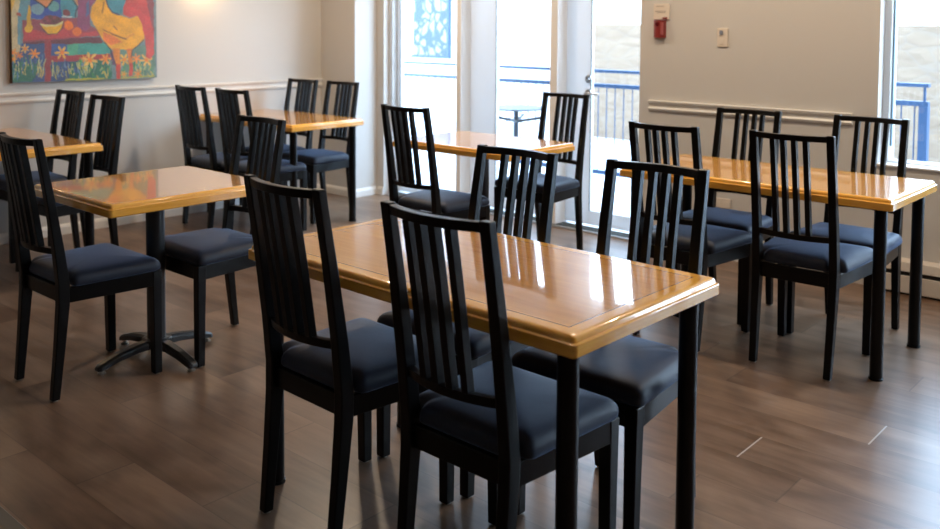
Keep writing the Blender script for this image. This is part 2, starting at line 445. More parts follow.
for k, x, y, face, rz, label in CH:
    a = rz+(PI if face else 0)
    if proto is None:
        proto = make_chair(label); proto.location = (x, y, 0); proto.rotation_euler = (0, 0, a)
    else: dup(proto, (x, y, 0), a, label)

# ------------------------------------------------------------------ tables
TZ, TH = .752, .0472
def top_mesh(hx, hy, rad=.015):
    bm = BM(); rings = []
    for ins, z in ((.003, TZ-TH), (0, TZ-TH+.003), (0, TZ-.0185), (.0012, TZ-.0165), (.0035, TZ-.0155), (.0075, TZ-.0150), (.0080, TZ-.0135))+tuple(
                   (.0085+.013*(1-math.cos(k*PI/16)), TZ-.0125*(1-math.sin(k*PI/16))) for k in range(1, 9))+((.030, TZ),):
        r = max(rad-ins*.5, .006); out = []
        for cx, cy, a0 in ((1, -1, -PI/2), (1, 1, 0), (-1, 1, PI/2), (-1, -1, PI)):
            for k in range(7):
                t = a0+PI/2*k/6
                out.append((cx*(hx-ins-r)+r*math.cos(t), cy*(hy-ins-r)+r*math.sin(t), z-TZ))
        rings.append(out)
    ring_loft(bm, rings); return bm
def add_top(t, lx, ly):
    m = table_material(lx/2, ly/2)
    return obj('tabletop', top_mesh(lx/2, ly/2), m, t, loc=(0, 0, TZ), smooth=True, angle=28)
def leg_table(x1, y0, lx, ly, label, group, rz=0):
    t = empty('dining_table', (x1-lx/2, y0+ly/2, 0), rz); tag(t, label, 'table', group)
    add_top(t, lx, ly)
    for sx in (-1, 1):
        for sy in (-1, 1):
            cx, cy = sx*(lx/2-.062), sy*(ly/2-.062)
            bm = BM(); lathe(bm, [(.0245, .010), (.0255, .014), (.0255, TZ-TH-.006), (.045, TZ-TH-.006), (.045, TZ-TH)], cx, cy, 32)
            leg = obj('leg', bm, M_blackmetal, t, smooth=True, angle=40)
            bm = BM(); lathe(bm, [(.026, 0), (.0285, .002), (.0285, .009), (.025, .0105)], cx, cy, 28)
            obj('foot', bm, M_blackmetal, leg, smooth=True, angle=40)
    return t
G4 = 'rectangular honey wood tables on four legs'
leg_table(-1.100, 1.600, 1.238, .673, 'large honey wood table in the foreground, nearest the camera, on round black legs', G4, -.014)
leg_table(-1.1008, 3.7505, 1.2602, .639, 'honey wood table at the right along the beige wall, corner beside the window', G4)
leg_table(-4.931, 3.7503, 1.15, .655, 'honey wood table in the rear left corner by the pillar', G4)
leg_table(-4.9555, 1.7356, 1.13, .72, 'honey wood table at the far left under the rooster painting, cut by the photo edge', G4)

def pedestal_table(x1, y0, lx, ly, px, py, label):
    t = empty('pedestal_table', (x1-lx/2, y0+ly/2, 0)); tag(t, label, 'table', 'small honey wood pedestal tables')
    add_top(t, lx, ly)
    dx, dy = px-(x1-lx/2), py-(y0+ly/2)
    bm = BM(); lathe(bm, [(.0385, .086), (.0385, TZ-TH-.02), (.06, TZ-TH-.018), (.06, TZ-TH-.008)], dx, dy, 32)
    obj('column', bm, M_iron, t, smooth=True, angle=35)
    bm = BM(); box(bm, dx-.17, dx+.17, dy-.022, dy+.022, TZ-TH-.010, TZ-TH); box(bm, dx-.022, dx+.022, dy-.17, dy+.17, TZ-TH-.010, TZ-TH)
    obj('mounting_plate', bm, M_iron, t)
    base = BM()
    lathe(base, [(.058, .050), (.062, .058), (.062, .084), (.050, .088)], dx, dy, 28)
    tips = []
    for k in range(4):
        a = k*PI/2+.05; ca, sa = math.cos(a), math.sin(a); rings = []
        for r, w, zt, zb in ((.03, .030, .086, .050), (.10, .027, .080, .048), (.18, .024, .066, .036), (.235, .023, .050, .022), (.262, .022, .040, .016), (.275, .014, .032, .016)):
            rings.append([(dx+ca*r-sa*w*f, dy+sa*r+ca*w*f, z) for f, z in ((-1, zb), (1, zb), (1, zt-.008), (.55, zt), (-.55, zt), (-1, zt-.008))])
        ring_loft(base, rings); tips.append((dx+ca*.252, dy+sa*.252))
    b = obj('base', base, M_iron, t, bevel=.003)
    for q in tips:
        g = BM(); lathe(g, [(.016, 0), (.017, .004), (.010, .008), (.008, .0215)], q[0], q[1], 18); obj('glide', g, M_glide, b, smooth=True, angle=40)
    return t
pedestal_table(-3.200, 1.6035, .687, .742, -3.54, 1.975, 'small honey wood table at the left on a black four-armed pedestal')
pedestal_table(-3.0307, 3.729, .9026, .6225, -3.48, 4.04, 'small honey wood table before the glass door, top shining with daylight')

# ------------------------------------------------------------------ wall things
ART=[('p',(215,200,160),[(-0.015,0.556),(0.064,0.558),(0.046,0.465),(0.033,0.317),(0.054,0.3),(0.046,0.196),(-0.012,0.191)]),
('p',(235,190,90),[(0.0,0.545),(0.027,0.546),(-0.002,0.437),(-0.015,0.453)]),
('p',(110,160,175),[(0.064,0.558),(0.118,0.56),(0.12,0.411),(0.066,0.404),(0.054,0.3),(0.052,0.245),(0.037,0.251),(0.04,0.426),(0.047,0.486)]),
('p',(165,80,60),[(0.033,0.453),(0.057,0.454),(0.064,0.432),(0.035,0.432)]),
('p',(45,80,160),[(0.118,0.56),(0.323,0.566),(0.349,0.436),(0.314,0.419),(0.126,0.415)]),
('p',(232,150,95),[(0.134,0.56),(0.28,0.564),(0.22,0.487)]),
('e',(140,178,192),[(0.166,0.478),(0.043,0.035)]),
('e',(108,165,165),[(0.271,0.499),(0.039,0.033)]),
('l',(40,40,60),[(0.134,0.549),(0.22,0.487),(0.28,0.553)],0.0095),
('p',(75,150,165),[(0.317,0.565),(0.391,0.567),(0.425,0.494),(0.406,0.428),(0.326,0.427),(0.315,0.486)]),
('p',(240,160,95),[(0.4,0.568),(0.45,0.569),(0.431,0.506)]),
('l',(35,50,70),[(0.391,0.556),(0.428,0.494),(0.412,0.431)],0.0083),
('p',(150,70,85),[(0.066,0.406),(0.314,0.421),(0.441,0.424),(0.488,0.429),(0.433,0.428),(0.562,0.345),(0.589,0.301),(0.431,0.293),(0.486,0.29),(0.071,0.259)]),
('p',(190,70,75),[(0.081,0.355),(0.234,0.322),(0.347,0.356),(0.481,0.322),(0.556,0.339),(0.58,0.304),(0.431,0.296),(0.069,0.272)]),
('p',(130,70,110),[(0.432,0.569),(0.494,0.57),(0.49,0.327),(0.452,0.368),(0.424,0.431),(0.432,0.339)]),
('p',(145,75,115),[(0.433,0.569),(0.575,0.573),(0.517,0.49),(0.515,0.356),(0.484,0.333),(0.432,0.348)]),
('p',(90,110,150),[(0.49,0.513),(0.512,0.548),(0.51,0.449),(0.489,0.432)]),
('p',(105,45,62),[(0.069,0.259),(0.486,0.293),(0.586,0.295),(0.609,0.245),(0.485,0.235),(0.079,0.239)]),
('p',(228,180,50),[(0.107,0.499),(0.119,0.499),(0.124,0.377),(0.133,0.355),(0.124,0.33),(0.086,0.329),(0.082,0.355),(0.092,0.374)]),
('e',(110,50,60),[(0.258,0.409),(0.065,0.031)]),
('e',(140,60,70),[(0.219,0.42),(0.014,0.012)]),
('e',(90,45,40),[(0.247,0.426),(0.014,0.012)]),
('e',(140,60,70),[(0.275,0.423),(0.014,0.012)]),
('e',(90,45,40),[(0.297,0.415),(0.015,0.012)]),
('e',(140,60,70),[(0.235,0.403),(0.015,0.012)]),
('e',(90,45,40),[(0.269,0.401),(0.014,0.013)]),
('p',(240,185,40),[(0.182,0.383),(0.257,0.367),(0.33,0.397),(0.313,0.344),(0.284,0.315),(0.228,0.321),(0.201,0.35)]),
('l',(240,228,165),[(0.182,0.381),(0.224,0.37),(0.279,0.373),(0.33,0.394)],0.0131),
('l',(60,40,60),[(0.177,0.389),(0.201,0.344),(0.228,0.316),(0.284,0.313),(0.319,0.347),(0.334,0.396)],0.0054),
('e',(125,45,55),[(0.354,0.458),(0.026,0.023)]),
('l',(215,215,215),[(0.329,0.43),(0.389,0.433)],0.0083),
('e',(242,130,40),[(0.368,0.373),(0.032,0.032)]),
('e',(240,125,45),[(0.423,0.333),(0.032,0.03)]),
('p',(55,85,135),[(0.058,0.253),(0.207,0.252),(0.203,-0.004),(-0.011,0.005),(-0.008,0.12),(0.046,0.196)]),
('p',(40,110,90),[(-0.009,0.104),(0.093,0.117),(0.136,0.133),(0.152,0.066),(0.118,0.005),(-0.011,0.008)]),
('p',(60,95,155),[(0.249,0.251),(0.363,0.25),(0.356,0.173),(0.248,0.173)]),
('p',(90,175,145),[(0.357,0.245),(0.488,0.253),(0.487,0.175),(0.356,0.173)]),
('p',(72,165,155),[(0.429,0.253),(0.609,0.251),(0.661,0.209),(0.657,0.173),(0.428,0.179)]),
('p',(165,58,70),[(0.248,0.173),(0.487,0.173),(0.486,0.135),(0.247,0.129)]),
('p',(175,62,62),[(0.428,0.175),(0.654,0.176),(0.654,0.137),(0.427,0.138)]),
('p',(45,78,125),[(0.247,0.13),(0.486,0.135),(0.484,-0.015),(0.244,-0.005)]),
('p',(35,112,92),[(0.426,0.138),(0.66,0.138),(0.667,-0.023),(0.423,-0.013)]),
('p',(40,115,95),[(0.378,0.127),(0.486,0.13),(0.484,-0.015),(0.364,-0.01)]),
('p',(110,70,110),[(0.658,0.197),(0.683,0.197),(0.7,0.095),(0.656,0.102)]),
('p',(105,140,125),[(0.72,0.22),(0.993,0.241),(0.993,-0.018),(0.711,-0.013)]),
('p',(150,55,65),[(0.208,0.283),(0.251,0.282),(0.243,-0.005),(0.205,-0.004)]),
('l',(200,205,160),[(0.039,0.104),(0.036,0.138)],0.0039),
('l',(30,105,85),[(0.102,0.084),(0.119,0.144)],0.0045),
('l',(200,205,160),[(0.047,0.097),(0.035,0.132)],0.0075),
('l',(200,205,160),[(0.121,0.086),(0.115,0.151)],0.0049),
('l',(30,105,85),[(0.139,0.03),(0.152,0.08)],0.0071),
('l',(60,130,110),[(0.069,0.089),(0.063,0.169)],0.0039),
('l',(60,130,110),[(0.167,0.058),(0.162,0.136)],0.006),
('l',(215,190,110),[(0.164,0.062),(0.162,0.118)],0.0048),
('l',(30,105,85),[(0.038,0.089),(0.049,0.153)],0.0038),
('l',(60,130,110),[(0.047,0.063),(0.047,0.13)],0.0042),
('l',(90,130,170),[(0.003,0.029),(0.008,0.08)],0.0047),
('l',(60,130,110),[(0.143,0.08),(0.146,0.117)],0.004),
('l',(200,205,160),[(0.036,0.042),(0.041,0.121)],0.0041),
('l',(30,105,85),[(0.05,0.111),(0.047,0.191)],0.0073),
('l',(60,130,110),[(0.139,0.02),(0.124,0.061)],0.0049),
('l',(30,105,85),[(0.122,0.03),(0.135,0.072)],0.0048),
('l',(200,205,160),[(0.081,0.099),(0.078,0.133)],0.005),
('l',(60,130,110),[(0.0,0.099),(0.01,0.159)],0.0077),
('l',(30,105,85),[(0.08,0.093),(0.094,0.128)],0.0038),
('l',(30,105,85),[(0.024,0.051),(0.014,0.113)],0.0058),
('l',(60,130,110),[(0.056,0.11),(0.068,0.163)],0.0068),
('l',(90,130,170),[(0.193,0.063),(0.185,0.108)],0.0056),
('l',(200,205,160),[(0.08,0.051),(0.078,0.086)],0.0056),
('l',(200,205,160),[(0.042,0.091),(0.034,0.137)],0.0053),
('l',(30,105,85),[(0.055,0.029),(0.05,0.083)],0.0077),
('l',(30,105,85),[(0.174,0.047),(0.185,0.085)],0.0056),
('l',(200,205,160),[(0.032,0.032),(0.046,0.097)],0.005),
('l',(215,190,110),[(0.153,0.049),(0.165,0.123)],0.0045),
('l',(90,130,170),[(0.154,0.078),(0.152,0.16)],0.0039),
('l',(215,190,110),[(0.187,0.046),(0.174,0.128)],0.0041),
('l',(90,130,170),[(0.127,0.105),(0.118,0.176)],0.0059),
('l',(200,205,160),[(0.181,0.089),(0.166,0.167)],0.0036),
('l',(200,205,160),[(0.013,0.038),(0.024,0.115)],0.0059),
('l',(215,190,110),[(0.031,0.051),(0.027,0.107)],0.0068),
('l',(215,190,110),[(0.098,0.109),(0.084,0.171)],0.004),
('l',(30,105,85),[(0.042,0.041),(0.028,0.1)],0.0068),
('l',(30,105,85),[(-0.008,0.037),(0.004,0.092)],0.0076),
('l',(90,130,170),[(0.031,0.022),(0.029,0.075)],0.0071),
('l',(60,130,110),[(0.005,0.029),(0.016,0.083)],0.0057),
('l',(200,205,160),[(0.165,0.036),(0.153,0.117)],0.0062),
('l',(60,130,110),[(0.088,0.101),(0.091,0.143)],0.0072),
('l',(215,190,110),[(0.021,0.068),(0.016,0.101)],0.0076),
('l',(30,105,85),[(0.024,0.053),(0.014,0.122)],0.0056),
('l',(60,130,110),[(0.089,0.105),(0.083,0.176)],0.0051),
('l',(215,190,110),[(0.192,0.049),(0.199,0.11)],0.0074),
('l',(215,190,110),[(0.176,0.035),(0.179,0.099)],0.0068),
('l',(60,130,110),[(0.081,0.099),(0.09,0.149)],0.0077),
('l',(215,190,110),[(0.078,0.055),(0.085,0.133)],0.0043),
('l',(215,190,110),[(0.066,0.059),(0.061,0.096)],0.0073),
('l',(60,130,110),[(0.121,0.026),(0.116,0.074)],0.0049),
('l',(30,105,85),[(-0.004,0.113),(0.012,0.185)],0.0069),
('l',(90,130,170),[(0.186,0.094),(0.191,0.178)],0.0063),
('l',(200,205,160),[(0.005,0.028),(0.022,0.094)],0.0063),
('l',(60,130,110),[(0.142,0.052),(0.154,0.12)],0.0071),
('l',(200,205,160),[(0.171,0.087),(0.172,0.132)],0.0049),
('l',(90,130,170),[(0.056,0.054),(0.074,0.135)],0.0057),
('l',(60,130,110),[(0.054,0.072),(0.058,0.132)],0.0043),
('l',(90,130,170),[(0.131,0.053),(0.128,0.094)],0.0062),
('l',(60,130,110),[(0.003,0.024),(0.02,0.071)],0.0061),
('l',(90,130,170),[(0.009,0.09),(0.002,0.162)],0.0073),
('l',(30,105,85),[(0.021,0.092),(0.016,0.164)],0.0043),
('l',(60,130,110),[(0.129,0.059),(0.145,0.104)],0.0036),
('l',(30,105,85),[(0.144,0.091),(0.16,0.127)],0.0041),
('l',(200,205,160),[(0.194,0.081),(0.209,0.148)],0.0066),
('l',(215,190,110),[(0.185,0.026),(0.193,0.059)],0.0051),
('l',(200,205,160),[(0.171,0.095),(0.169,0.153)],0.0071),
('l',(60,130,110),[(0.005,0.099),(0.018,0.158)],0.0057),
('l',(30,105,85),[(0.052,0.075),(0.042,0.11)],0.0053),
('l',(200,205,160),[(0.171,0.108),(0.187,0.147)],0.0039),
('l',(30,105,85),[(0.115,0.11),(0.108,0.179)],0.0056),
('l',(120,150,180),[(0.294,0.024),(0.314,0.053)],0.0058),
('l',(40,70,130),[(0.372,0.076),(0.372,0.125)],0.0056),
('l',(205,205,150),[(0.455,0.038),(0.437,0.097)],0.0054),
('l',(40,70,130),[(0.402,0.065),(0.418,0.091)],0.008),
('l',(25,100,85),[(0.306,0.068),(0.291,0.112)],0.007),
('l',(25,100,85),[(0.476,0.059),(0.46,0.105)],0.0065),
('l',(25,100,85),[(0.387,0.071),(0.376,0.118)],0.0058),
('l',(200,190,90),[(0.285,0.069),(0.285,0.094)],0.0082),
('l',(25,100,85),[(0.304,0.071),(0.323,0.121)],0.0042),
('l',(40,70,130),[(0.301,0.073),(0.311,0.108)],0.0081),
('l',(120,150,180),[(0.34,0.042),(0.322,0.068)],0.0065),
('l',(40,70,130),[(0.367,0.049),(0.371,0.1)],0.0079),
('l',(120,150,180),[(0.351,0.078),(0.333,0.113)],0.0086),
('l',(120,150,180),[(0.423,0.056),(0.429,0.104)],0.0057),
('l',(40,70,130),[(0.31,0.051),(0.293,0.101)],0.0071),
('l',(205,205,150),[(0.397,0.039),(0.39,0.09)],0.0071),
('l',(120,150,180),[(0.464,0.068),(0.453,0.118)],0.0078),
('l',(25,100,85),[(0.256,0.048),(0.245,0.104)],0.0053),
('l',(200,190,90),[(0.278,0.013),(0.271,0.042)],0.0069),
('l',(25,100,85),[(0.42,0.034),(0.442,0.089)],0.0078),
('l',(40,70,130),[(0.405,0.069),(0.41,0.123)],0.0077),
('l',(205,205,150),[(0.442,0.005),(0.429,0.031)],0.0044),
('l',(40,70,130),[(0.289,0.015),(0.307,0.064)],0.0075),
('l',(205,205,150),[(0.443,0.082),(0.432,0.129)],0.006),
('l',(120,150,180),[(0.364,0.065),(0.362,0.118)],0.0082),
('l',(205,205,150),[(0.263,0.083),(0.253,0.14)],0.0059),
('l',(200,190,90),[(0.465,0.031),(0.461,0.093)],0.0075),
('l',(205,205,150),[(0.296,0.065),(0.316,0.092)],0.0043),
('l',(200,190,90),[(0.319,0.035),(0.313,0.06)],0.0065),
('l',(205,205,150),[(0.321,0.033),(0.318,0.08)],0.0089),
('l',(120,150,180),[(0.332,0.093),(0.341,0.147)],0.0043),
('l',(40,70,130),[(0.418,0.055),(0.402,0.081)],0.007),
('l',(25,100,85),[(0.272,0.082),(0.279,0.129)],0.005),
('l',(25,100,85),[(0.387,0.041),(0.397,0.073)],0.006),
('l',(200,190,90),[(0.384,0.039),(0.37,0.08)],0.0055),
('l',(40,70,130),[(0.323,0.04),(0.311,0.096)],0.0086),
('l',(200,190,90),[(0.401,0.042),(0.395,0.087)],0.0058),
('l',(205,205,150),[(0.375,0.061),(0.391,0.117)],0.0065),
('l',(205,205,150),[(0.27,0.042),(0.259,0.093)],0.0048),
('l',(25,100,85),[(0.387,0.088),(0.401,0.112)],0.0075),
('l',(200,190,90),[(0.442,0.078),(0.429,0.12)],0.0044),
('l',(40,70,130),[(0.449,0.072),(0.448,0.126)],0.0067),
('l',(25,100,85),[(0.268,0.084),(0.286,0.127)],0.0042),
('l',(120,150,180),[(0.445,0.017),(0.428,0.073)],0.0074),
('l',(205,205,150),[(0.431,0.088),(0.419,0.12)],0.0081),
('l',(25,100,85),[(0.46,0.01),(0.481,0.071)],0.0084),
('l',(200,190,90),[(0.369,0.048),(0.353,0.098)],0.0072),
('l',(25,100,85),[(0.394,0.048),(0.397,0.088)],0.0045),
('l',(40,70,130),[(0.284,0.086),(0.296,0.135)],0.0066),
('l',(200,190,90),[(0.283,0.045),(0.287,0.106)],0.0045),
('l',(120,150,180),[(0.288,0.03),(0.291,0.076)],0.0079),
('l',(120,150,180),[(0.471,0.076),(0.466,0.125)],0.0053),
('l',(200,190,90),[(0.292,0.054),(0.298,0.099)],0.0043),
('l',(200,190,90),[(0.472,0.067),(0.476,0.129)],0.0076),
('l',(40,70,130),[(0.354,0.065),(0.347,0.122)],0.0087),
('l',(40,70,130),[(0.411,0.045),(0.417,0.095)],0.0059),
('l',(40,70,130),[(0.323,0.02),(0.335,0.05)],0.0072),
('l',(200,190,90),[(0.351,0.01),(0.344,0.067)],0.0042),
('l',(205,205,150),[(0.254,0.04),(0.257,0.078)],0.0085),
('l',(120,150,180),[(0.398,0.059),(0.404,0.085)],0.0055),
('l',(30,110,85),[(0.861,0.098),(0.842,0.122)],0.0058),
('l',(80,160,90),[(0.8,0.105),(0.788,0.136)],0.0056),
('l',(225,190,90),[(0.799,0.11),(0.794,0.146)],0.0066),
('l',(225,190,90),[(0.946,0.056),(0.957,0.091)],0.0048),
('l',(80,160,90),[(0.48,0.105),(0.478,0.153)],0.0073),
('l',(225,190,90),[(0.596,0.041),(0.613,0.084)],0.0079),
('l',(150,165,165),[(0.865,0.069),(0.86,0.114)],0.0076),
('l',(80,160,90),[(0.738,0.041),(0.758,0.078)],0.0047),
('l',(205,210,150),[(0.799,0.04),(0.812,0.071)],0.0078),
('l',(30,110,85),[(0.653,0.067),(0.669,0.118)],0.0062),
('l',(80,160,90),[(0.889,0.058),(0.883,0.089)],0.005),
('l',(225,190,90),[(0.507,0.058),(0.527,0.103)],0.0074),
('l',(80,160,90),[(0.965,-0.002),(0.977,0.046)],0.0068),
('l',(225,190,90),[(0.951,-0.007),(0.93,0.035)],0.0052),
('l',(30,110,85),[(0.525,0.046),(0.512,0.088)],0.0061),
('l',(205,210,150),[(0.737,0.097),(0.715,0.121)],0.0074),
('l',(80,160,90),[(0.876,0.011),(0.88,0.054)],0.0075),
('l',(205,210,150),[(0.446,0.107),(0.457,0.152)],0.0051),
('l',(30,110,85),[(0.46,0.051),(0.447,0.087)],0.0077),
('l',(80,160,90),[(0.527,0.011),(0.527,0.049)],0.0056),
('l',(80,160,90),[(0.739,0.031),(0.758,0.074)],0.0069),
('l',(80,160,90),[(0.762,0.081),(0.742,0.102)],0.0079),
('l',(30,110,85),[(0.855,0.101),(0.865,0.133)],0.0062),
('l',(30,110,85),[(0.463,0.025),(0.469,0.068)],0.0077),
('l',(225,190,90),[(0.88,0.027),(0.877,0.049)],0.008),
('l',(150,165,165),[(0.503,0.099),(0.502,0.132)],0.0061),
('l',(80,160,90),[(0.952,0.056),(0.969,0.074)],0.0053),
('l',(80,160,90),[(0.64,0.051),(0.657,0.093)],0.0074),
('l',(205,210,150),[(0.489,0.062),(0.477,0.093)],0.007),
('l',(205,210,150),[(0.72,0.038),(0.725,0.059)],0.0065),
('l',(150,165,165),[(0.833,0.016),(0.812,0.038)],0.0061),
('l',(205,210,150),[(0.713,0.081),(0.728,0.108)],0.0047),
('l',(30,110,85),[(0.64,0.055),(0.631,0.094)],0.0058),
('l',(80,160,90),[(0.513,0.063),(0.529,0.107)],0.0081),
('l',(205,210,150),[(0.895,0.051),(0.884,0.071)],0.0056),
('l',(150,165,165),[(0.538,0.036),(0.537,0.075)],0.0055),
('l',(225,190,90),[(0.874,0.042),(0.872,0.096)],0.0057),
('l',(225,190,90),[(0.976,0.017),(0.957,0.046)],0.0062),
('l',(150,165,165),[(0.485,0.046),(0.496,0.08)],0.0063),
('l',(150,165,165),[(0.963,0.096),(0.958,0.126)],0.0046),
('l',(225,190,90),[(0.432,0.078),(0.448,0.096)],0.0062),
('l',(205,210,150),[(0.544,0.09),(0.546,0.131)],0.0061),
('l',(30,110,85),[(0.587,0.085),(0.585,0.123)],0.0072),
('l',(30,110,85),[(0.854,0.045),(0.865,0.075)],0.0064),
('l',(80,160,90),[(0.842,-0.005),(0.823,0.041)],0.0044),
('l',(80,160,90),[(0.651,0.072),(0.645,0.091)],0.0058),
('l',(80,160,90),[(0.831,0.094),(0.828,0.138)],0.0074),
('l',(150,165,165),[(0.941,0.055),(0.935,0.102)],0.0046),
('l',(205,210,150),[(0.505,0.049),(0.506,0.09)],0.0044),
('l',(80,160,90),[(0.883,0.104),(0.891,0.129)],0.0068),
('l',(205,210,150),[(0.847,0.059),(0.837,0.112)],0.0083),
('l',(80,160,90),[(0.443,0.105),(0.44,0.154)],0.0065),
('l',(80,160,90),[(0.877,0.007),(0.884,0.058)],0.0064),
('l',(80,160,90),[(0.927,0.056),(0.945,0.084)],0.0052),
('l',(80,160,90),[(0.609,0.051),(0.596,0.078)],0.0065),
('l',(225,190,90),[(0.481,0.064),(0.486,0.085)],0.0079),
('l',(225,190,90),[(0.635,0.027),(0.636,0.078)],0.0066),
('l',(80,160,90),[(0.794,0.056),(0.78,0.099)],0.0078),
('l',(150,165,165),[(0.463,0.043),(0.468,0.071)],0.0071),
('l',(225,190,90),[(0.789,0.031),(0.808,0.066)],0.0053),
('l',(30,110,85),[(0.502,0.092),(0.497,0.143)],0.0083),
('l',(150,165,165),[(0.653,0.064),(0.66,0.107)],0.0049),
('l',(80,160,90),[(0.544,0.073),(0.536,0.122)],0.0073),
('l',(30,110,85),[(0.562,0.011),(0.55,0.05)],0.0069),
('l',(80,160,90),[(0.459,0.013),(0.439,0.044)],0.0058),
('l',(225,190,90),[(0.951,0.097),(0.952,0.142)],0.0057),
('l',(30,110,85),[(0.837,0.1),(0.837,0.135)],0.0065),
('l',(205,210,150),[(0.492,0.046),(0.49,0.097)],0.0077),
('l',(225,190,90),[(0.884,0.089),(0.869,0.123)],0.005),
('l',(205,210,150),[(0.722,0.077),(0.742,0.107)],0.0067),
('l',(205,210,150),[(0.48,0.081),(0.501,0.123)],0.006),
('l',(30,110,85),[(0.827,0.086),(0.813,0.13)],0.0064),
('l',(150,165,165),[(0.595,0.112),(0.614,0.132)],0.0083),
('l',(80,160,90),[(0.738,0.012),(0.724,0.04)],0.0055),
('l',(80,160,90),[(0.595,0.083),(0.585,0.101)],0.0044),
('l',(150,165,165),[(0.978,0.028),(0.993,0.072)],0.0057),
('l',(150,165,165),[(0.78,0.104),(0.782,0.146)],0.006),
('l',(30,110,85),[(0.902,0.021),(0.894,0.064)],0.0063),
('l',(150,165,165),[(0.741,0.067),(0.732,0.111)],0.0056),
('l',(225,190,90),[(0.57,0.006),(0.558,0.028)],0.0077),
('l',(150,165,165),[(0.54,0.07),(0.549,0.103)],0.0073),
('l',(30,110,85),[(0.523,0.105),(0.533,0.153)],0.0072),
('l',(150,165,165),[(0.644,0.103),(0.664,0.126)],0.0065),
('l',(80,160,90),[(0.863,0.09),(0.853,0.111)],0.0051),
('l',(30,110,85),[(0.905,0.025),(0.92,0.079)],0.0059),
('l',(205,210,150),[(0.898,0.047),(0.918,0.081)],0.0045),
('l',(80,160,90),[(0.767,0.021),(0.767,0.052)],0.0054),
('l',(150,165,165),[(0.529,0.096),(0.529,0.131)],0.005),
('l',(30,110,85),[(0.872,0.081),(0.89,0.121)],0.0065),
('l',(80,160,90),[(0.552,0.006),(0.534,0.051)],0.0061),
('l',(30,110,85),[(0.548,0.023),(0.533,0.048)],0.0049),
('l',(80,160,90),[(0.94,0.093),(0.955,0.141)],0.0047),
('l',(205,210,150),[(0.891,-0.004),(0.903,0.038)],0.0056),
('l',(225,190,90),[(0.63,0.007),(0.61,0.057)],0.0077),
('l',(205,210,150),[(0.64,0.099),(0.654,0.148)],0.0054),
('l',(80,160,90),[(0.484,0.108),(0.48,0.136)],0.005),
('l',(150,165,165),[(0.462,0.091),(0.473,0.139)],0.0067),
('l',(80,160,90),[(0.443,0.089),(0.45,0.132)],0.0063),
('l',(80,160,90),[(0.822,0.065),(0.844,0.098)],0.0081),
('l',(30,110,85),[(0.607,0.066),(0.617,0.088)],0.0074),
('l',(205,210,150),[(0.883,0.046),(0.876,0.08)],0.0067),
('l',(205,210,150),[(0.581,0.062),(0.596,0.085)],0.0058),
('l',(30,110,85),[(0.532,0.055),(0.542,0.094)],0.0047),
('l',(30,110,85),[(0.833,0.088),(0.848,0.124)],0.0046),
('l',(205,210,150),[(0.915,0.058),(0.922,0.087)],0.005),
('l',(205,210,150),[(0.479,0.029),(0.474,0.066)],0.0071),
('l',(195,195,80),[(0.341,0.009),(0.484,0.005)],0.0119),
('l',(200,190,80),[(0.426,0.01),(0.606,0.006)],0.0107),
('l',(190,180,80),[(0.73,0.004),(0.983,0.013)],0.0095),
('s',(242,165,75),[(0.006,0.196),(0.033,0)]),
('e',(240,140,50),[(0.006,0.196),(0.01,0.01)]),
('s',(245,190,75),[(0.006,0.153),(0.026,0)]),
('e',(240,140,50),[(0.006,0.153),(0.007,0.009)]),
('s',(240,150,70),[(0.046,0.179),(0.025,0)]),
('e',(240,140,50),[(0.046,0.179),(0.007,0.008)]),
('s',(248,200,110),[(0.081,0.22),(0.03,0)]),
('e',(240,140,50),[(0.081,0.22),(0.009,0.009)]),
('s',(242,165,75),[(0.138,0.189),(0.038,0)]),
('e',(240,140,50),[(0.138,0.189),(0.011,0.012)]),
('s',(245,190,75),[(0.319,0.191),(0.048,0)]),
('e',(240,140,50),[(0.319,0.191),(0.014,0.014)]),
('s',(240,150,70),[(0.475,0.148),(0.03,0)]),
('e',(240,140,50),[(0.475,0.148),(0.009,0.009)]),
('s',(248,200,110),[(0.511,0.138),(0.057,0)]),
('e',(240,140,50),[(0.511,0.138),(0.017,0.016)]),
('s',(242,165,75),[(0.62,0.142),(0.043,0)]),
('e',(240,140,50),[(0.62,0.142),(0.013,0.013)]),
('s',(245,190,75),[(0.76,0.135),(0.045,0)]),
('e',(240,140,50),[(0.76,0.135),(0.014,0.012)]),
('s',(240,150,70),[(0.847,0.14),(0.039,0)]),
('e',(240,140,50),[(0.847,0.14),(0.011,0.011)]),
('s',(248,200,110),[(0.925,0.129),(0.05,0)]),
('e',(240,140,50),[(0.925,0.129),(0.015,0.014)]),
('s',(242,165,75),[(0.858,0.033),(0.033,0)]),
('e',(240,140,50),[(0.858,0.033),(0.01,0.009)]),
('s',(245,190,75),[(0.755,0.033),(0.026,0)]),
('e',(240,140,50),[(0.755,0.033),(0.008,0.007)]),
('p',(75,148,165),[(0.63,0.574),(0.789,0.579),(0.746,0.465),(0.705,0.446),(0.659,0.478)]),
('p',(200,72,72),[(0.783,0.579),(0.987,0.585),(0.986,0.236),(0.985,0.173),(0.958,0.131),(0.925,0.15),(0.92,0.254),(0.908,0.315),(0.889,0.394),(0.864,0.442),(0.8,0.432),(0.752,0.45),(0.759,0.507)]),
('p',(140,70,80),[(0.925,0.583),(0.987,0.585),(0.987,0.315),(0.956,0.437)]),
('p',(205,85,80),[(0.92,0.272),(0.983,0.272),(0.979,0.18),(0.951,0.125),(0.926,0.199)]),
('p',(240,175,40),[(0.529,0.499),(0.578,0.573),(0.627,0.574),(0.641,0.504),(0.674,0.469),(0.724,0.445),(0.8,0.428),(0.864,0.442),(0.892,0.388),(0.908,0.315),(0.913,0.254),(0.901,0.272),(0.822,0.204),(0.67,0.206),(0.628,0.245),(0.61,0.269),(0.61,0.263),(0.58,0.316),(0.539,0.38),(0.516,0.444)]),
